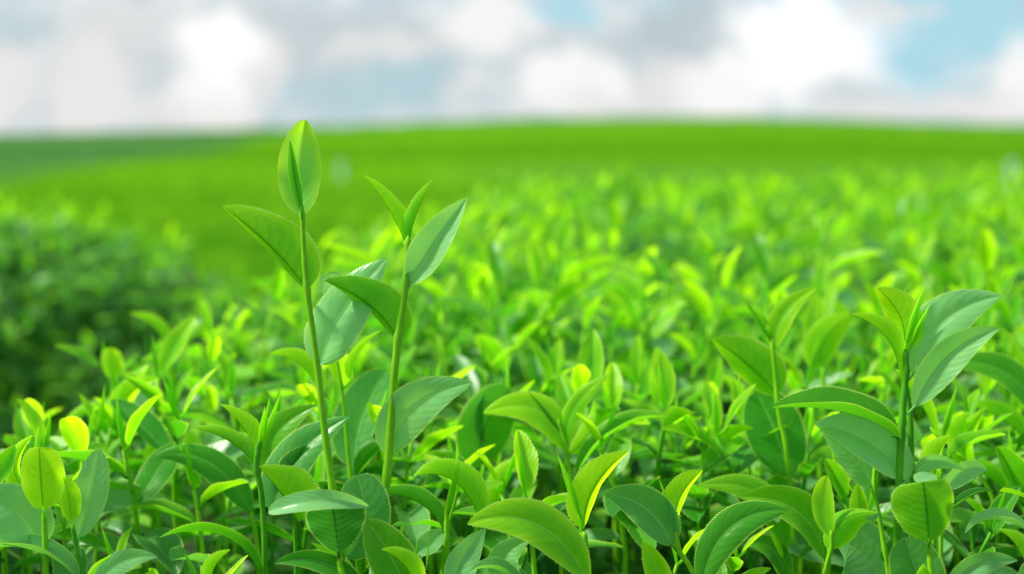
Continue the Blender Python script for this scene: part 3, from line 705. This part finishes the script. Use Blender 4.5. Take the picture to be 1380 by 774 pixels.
hero('right middle cluster', .80, [(1345, 740), (1340, 680), (1320, 640), (1290, 610)], 3.4, 2.4, [
    under((1290, 612), (1298, 580), (1306, 555), 18, .78, 'ccw', 24),
    under((1364, 668), (1366, 620), (1372, 598), 13, .75, 'ccw', 20),
    under((1352, 660), (1325, 640), (1300, 636), 17, .6, 'cw', 30),
    face((1320, 640), (1300, 600), (1330, 548), 36, .6, 15, 180, base_dz=-.02),
], 'soft tea shoot with several short upright leaves at lower right')
hero('left soft oval', .93, [(176, 640), (168, 570), (158, 515)], 4.0, 2.6, [
    face((157, 512), (150, 490), (148, 468), 32, .88, 10, 180, shape=(.5, .45)),
    upper((164, 545), (168, 530), (190, 500), 12, .2, 'ccw', 20),
], 'blurred tea shoot with small round yellow leaf against the dark bush')
hero('left soft yellow', .88, [(215, 720), (205, 660), (170, 600), (163, 575)], 4.0, 2.4, [
    under((165, 580), (172, 535), (215, 510), 18, .98, 'ccw', 24),
    under((162, 590), (130, 562), (88, 566), 17, .66, 'cw', 34),
    under((210, 690), (190, 640), (145, 640), 14, .5, 'cw', 34),
    under((200, 640), (210, 600), (230, 568), 10, .98, 'ccw', 24),
], 'blurred tea shoot with yellow-orange leaf before the dark bush', buds=[bud((160, 590), (132, 532), 10, .6)])
hero('left soft high', 1.02, [(240, 600), (236, 520), (224, 470)], 3.6, 2.4, [
    under((224, 468), (206, 440), (174, 423), 13, .78, 'cw', 30),
    upper((236, 500), (245, 450), (278, 428), 14, .2, 'ccw', 24),
    under((236, 512), (215, 492), (192, 486), 14, .72, 'cw', 30),
    under((240, 505), (244, 480), (252, 460), 12, .97, 'ccw', 24),
], 'blurred tea shoot highest against the dark bush, leaf pointing left')
#ENDHEROES#

# ------------------------------------------------------------------ ordinary shoots
def proto_spec(r):
    """stem and leaves of one ordinary shoot as plain numbers, so that the detailed and the light version agree"""
    H = r.uniform(0.055, 0.10); n = r.choice((4, 5, 5, 6)); a0 = r.uniform(0, 6.28); lv = []
    for k in range(n):
        u = k / (n - 1); a = a0 + k * 2.4 + r.uniform(-.3, .3); z = H * (0.25 + 0.75 * u)
        tone = min(.9, max(0.05, 0.15 + 0.63 * u ** 1.5 + r.uniform(-.12, .14)))
        L = (0.055 - 0.022 * u) * r.uniform(.72, 1.2)
        lv.append((z, a, 0.10 + 0.85 * u + r.uniform(-.3, .3), L, L * r.uniform(.33, .46), r.uniform(.2, .75), r.uniform(.2, .9) * (1 - .5 * u), tone, r.random() * 9))
    b = (H, a0 + n * 2.4, 1.25, r.uniform(.018, .032), 0.0055, .95, -.1, .78, 1.0)
    lean = (r.uniform(-.25, .25), r.uniform(-.25, .25))
    return H, lean, lv, b
SPECS = [proto_spec(random.Random(100 + k)) for k in range(14)]
def stem_at(spec, z):
    H, (lx, ly), _, _ = spec; u = z / H
    return Vector((lx * H * u * u, ly * H * u * u, z))
PROTO = []
def make_proto(k):
    spec = SPECS[k]; H, lean, lv, b = spec; parts = []
    pts = [stem_at(spec, H * (-1.2 + 2.2 * i / 8)) if i > 4 else Vector((0, 0, H * (-1.2 + 2.2 * i / 8))) for i in range(9)]
    mb = MB(); tube(mb, pts, [0.0019 - 0.0001 * i for i in range(9)], 8); parts.append(('stem', mb.build('stem', M_STEM if k % 3 else M_DSTEM, link=False), 0.5))
    for (z, a, e, L, W, ph, dr, tone, sd) in lv:
        mb = MB(); p = stem_at(spec, z); q = p + Vector((math.cos(a), math.sin(a), .8)) * 0.003
        tube(mb, [p, q, q.lerp(q + Vector((math.cos(a), math.sin(a), 1)) * .003, 1)], [.0009, .0008, .0004], 6)
        rand_leaf(mb, q, a, e, L, W, ph, dr, tone, 30, 4, teeth=1, wave=0.03, seed=sd, curl=0.15 * math.sin(sd))
        parts.append(('leaf', mb.build('leaf', M_LEAF, link=False), tone))
    (z, a, e, L, W, ph, dr, tone, sd) = b
    h_ = Vector((math.cos(a), math.sin(a), 0)) * .25 + Vector((0, 0, 1)); p_ = stem_at(spec, z)
    mb = MB(); spindle(mb, p_, p_ + h_ * (L * .5), p_ + h_ * L + Vector((0, 0, .002)), W * .36); parts.append(('bud', mb.build('bud', M_LEAF, link=False), tone))
    return parts
for k in range(len(SPECS)): PROTO.append(make_proto(k))

# hero obstruction test: keep ordinary shoots from growing in front of or through the traced ones
hero_pts = []
for nick, root, sp, D in HERO:
    for c in root.children:
        if c.type == 'MESH':
            vs = c.data.vertices
            for i in range(0, len(vs), 9): hero_pts.append(tuple(c.data.vertices[i].co + root.location))
hero_np = np.array(hero_pts); hx = []
for p in hero_pts[::2]:
    x, y, d = pix(Vector(p)); hx.append((x, y, d))
hx = np.array(hx)
spots = []; tries = 0
cell = {}
rr = random.Random(21)
while tries < 110000 and len(spots) < 3200:
    tries += 1
    y = 0.66 + (FAR - 0.66) * rr.random() ** 0.75; xm = y * 0.42 + 0.16; x = rr.uniform(-xm, xm)
    if not in_bush(x, y): continue
    gap = 0.034 if y < 1.1 else 0.037
    gk = (int(x / gap), int(y / gap))
    if any(math.hypot(x - q[0], y - q[1]) < gap * .85 for i in (-1, 0, 1) for j in (-1, 0, 1) for q in cell.get((gk[0] + i, gk[1] + j), ())): continue
    k = rr.randrange(len(SPECS)); s = rr.uniform(.8, 1.25) * (1.0 if y < 1.1 else 0.96); H = SPECS[k][0] * s
    z = canopy_z(x, y) + rr.uniform(-.035, .028)
    if y < 0.74: z -= 0.03
    top = Vector((x, y, z + H)); px_, py_, d_ = pix(top)
    if d_ < 0.80:      # do not cover the traced shoots
        near = hero_np[np.abs(hero_np[:, 0] - x) < .03]
        if len(near):
            dd = np.min(np.linalg.norm(near - np.array([[x, y, z + H * .7]]), axis=1))
            if dd < 0.020: continue
    if py_ < np.interp(px_, [0, 110, 150, 230, 330, 420, 600, 700, 1380], [575, 560, 490, 460, 425, 345, 292, 246, 236]): continue
    if d_ < 1.05 and py_ < np.interp(d_, [.7, .8, .9, 1.05], [600, 560, 500, 440]): continue
    if d_ < .765 and ((np.abs(hx[:, 0] - px_) < 46) & (np.abs(hx[:, 1] - py_ - 25) < 80) & (hx[:, 2] > d_ - .035)).sum() > 6: continue
    m_ = (hx[:, 2] > d_ + .004) & (np.abs(hx[:, 0] - px_) < 34 / d_ * .7) & (hx[:, 1] > py_ - 12)
    if m_.sum() > 40 and d_ < .79: continue
    cell.setdefault(gk, []).append((x, y)); spots.append((d_, x, y, z, k, s, rr.uniform(0, 6.283), rr.uniform(-.15, .09) - (0.05 if y > 1.2 else 0) + 0.40 * max(-.5, min(0.22, fbm(x, y, .28, 2, 6.0))), px_, py_))  # tone drops, far off and in patches, put deep shade into the leaf colour
spots.sort()
N_IND = 262
inframe = [sp for sp in spots if -30 < sp[8] < 1410 and sp[9] < 775 + 40 / sp[0]]
ind = inframe[:N_IND]; rest = [s for s in spots if s not in set(ind)]

def where_label(px_, py_, d):
    side = 'left' if px_ < 340 else 'left-centre' if px_ < 620 else 'centre' if px_ < 860 else 'right-centre' if px_ < 1110 else 'right'
    return side
used = {}
hero_tips = [(nick, *pix(sp[-1])) for nick, root, sp, D in HERO]
HN = {'tall shoot': 'the tallest shoot', 'forked shoot': 'the forked tall shoot', 'dark stemmed shoot': 'the dark stemmed shoot', 'curled leaf shoot': 'the blue-green folded-over leaf', 'oval leaf shoot': 'the round yellow-green leaf',
      'pale leaf shoot': 'the pale oval leaf at left', 'flat leaf shoot': 'the flat pale leaf at bottom left', 'arched leaf shoot': 'the long arched dark leaf', 'yellow tip shoot': 'the low yellow tip', 'hidden leaves': 'the serrated leaf by the tallest stem',
      'bud shoot': 'the slim upright bud', 'split tone shoot': 'the two-toned bottom leaf', 'big front leaf': 'the large folded front leaf', 'glowing leaf shoot': 'the glowing upright leaf', 'comma leaf shoot': 'the comma-shaped leaf',
      'sickle leaf shoot': 'the sickle-shaped leaf', 'wide leaf shoot': 'the wide drooping leaf', 'pod leaf shoot': 'the pod-like leaf', 'main right shoot': 'the tallest right shoot', 'twin stem': 'the twin dark stem', 'thin brown stem': 'the thin pale stem',
      'heart leaf shoot': 'the heart-shaped leaf', 'yellow blade shoot': 'the yellow upright blade', 'corner leaf': 'the bottom right corner leaf', 'soft fork': 'the big folded soft leaf', 'soft broad leaf': 'the blurred broad leaf', 'soft wing shoot': 'the open-winged leaves',
      'cupped leaf': 'the dark cupped leaf', 'between stems': 'the slim yellow leaf between stems', 'right edge arch': 'the arching leaves at right edge', 'right middle cluster': 'the short upright leaves at right', 'left soft oval': 'the small round yellow leaf',
      'left soft yellow': 'the yellow-orange leaf', 'left soft high': 'the highest leaf by the dark bush'}
ORD = ['first', 'second', 'third', 'fourth', 'fifth', 'sixth', 'seventh', 'eighth', 'ninth', 'tenth', 'eleventh', 'twelfth', 'thirteenth', 'fourteenth', 'fifteenth', 'sixteenth', 'seventeenth', 'eighteenth', 'nineteenth', 'twentieth', 'twenty-first', 'twenty-second', 'twenty-third', 'twenty-fourth', 'twenty-fifth', 'twenty-sixth', 'twenty-seventh', 'twenty-eighth', 'twenty-ninth', 'thirtieth']
for (d, x, y, z, k, s, rot, dt, px_, py_) in ind:
    nk = min(hero_tips, key=lambda h: math.hypot(h[1] - px_, (h[2] - py_) * 1.0))
    rel = ('behind' if d > nk[3] else 'before') + (' and left of' if px_ < nk[1] - 15 else ' and right of' if px_ > nk[1] + 15 else '')
    tall = 'tall' if SPECS[k][0] * s > 0.09 else 'short' if SPECS[k][0] * s < 0.06 else 'middling'
    hue = 'bright yellowish' if dt > 0.07 else 'yellowish' if dt > 0.03 else 'deep green' if dt < -0.06 else 'fresh green'
    key = (rel, nk[0]); c = used.get(key, 0); used[key] = c + 1
    lab = f"{hue} {tall} shoot, {ORD[min(c, 29)]} {rel} {HN[nk[0]]}"
    root = things_root('tea_shoot', (x, y, z), lab, 'tea shoot', 'leafy tea shoots filling the near bush top')
    root.rotation_euler = (math.sin(rot * 3) * .12, math.cos(rot * 5) * .12, rot); root.scale = (s, s, s)
    for (nm, src, tone) in PROTO[k]:
        o = src.copy(); COL.objects.link(o); o.parent = root; o.color = (max(0.02, min(1, tone + dt)), max(0.0, min(0.5, (0.32 - tone - dt) * 2.0)), 0, 1)

def light_shoot(mb, x, y, z, k, s, rot, dt, nu=6):
    spec = SPECS[k]; H, lean, lv, b = spec; c, sn = math.cos(rot), math.sin(rot)
    def tf(p): return Vector((x + (p.x * c - p.y * sn) * s, y + (p.x * sn + p.y * c) * s, z + p.z * s))
    tube(mb, [tf(Vector((0, 0, -H * .6))), tf(stem_at(spec, H * .5)), tf(stem_at(spec, H))], [.0018, .0015, .001], 4, max(0, .5 + dt))
    for (zz, a, e, L, W, ph, dr, tone, sd) in lv + [b]:
        rand_leaf(mb, tf(stem_at(spec, zz)), a + rot, e, L * s, W * s, ph, dr, max(0.02, min(1, tone + dt)), nu, 1, seed=sd)
mb = MB()
for (d, x, y, z, k, s, rot, dt, px_, py_) in rest: light_shoot(mb, x, y, z, k, s, rot, dt)
o = mb.build('tea_shoots', M_MASS, tone_attr=True); o['kind'] = 'stuff'; o['label'] = 'out-of-focus mass of young tea shoots covering the bush top behind'
# young shoots on the dark bush's top
mb = MB(); r = random.Random(9)
for k in range(520):
    th = r.uniform(0, 6.283); ph = r.random() ** .8 * 0.62; rad = math.sin(ph * math.pi / 2) ** 0.8; h = math.cos(ph * math.pi / 2) ** 0.7
    x = HC.x + math.cos(th) * HRX * rad; y = HC.y + math.sin(th) * HRY * rad
    light_shoot(mb, x, y, 0.08 + (HTOP - 0.08) * h - .03, r.randrange(14), r.uniform(.7, 1.0), r.uniform(0, 6.28), r.uniform(-.16, .06) - ph * .35, 5)  # tone falls down the sides: bright top and shaded flank painted into the colour
o = mb.build('tea_shoots', M_MASS, tone_attr=True); o['kind'] = 'stuff'; o['label'] = 'young tea shoots dotting the top of the dark bush at left'
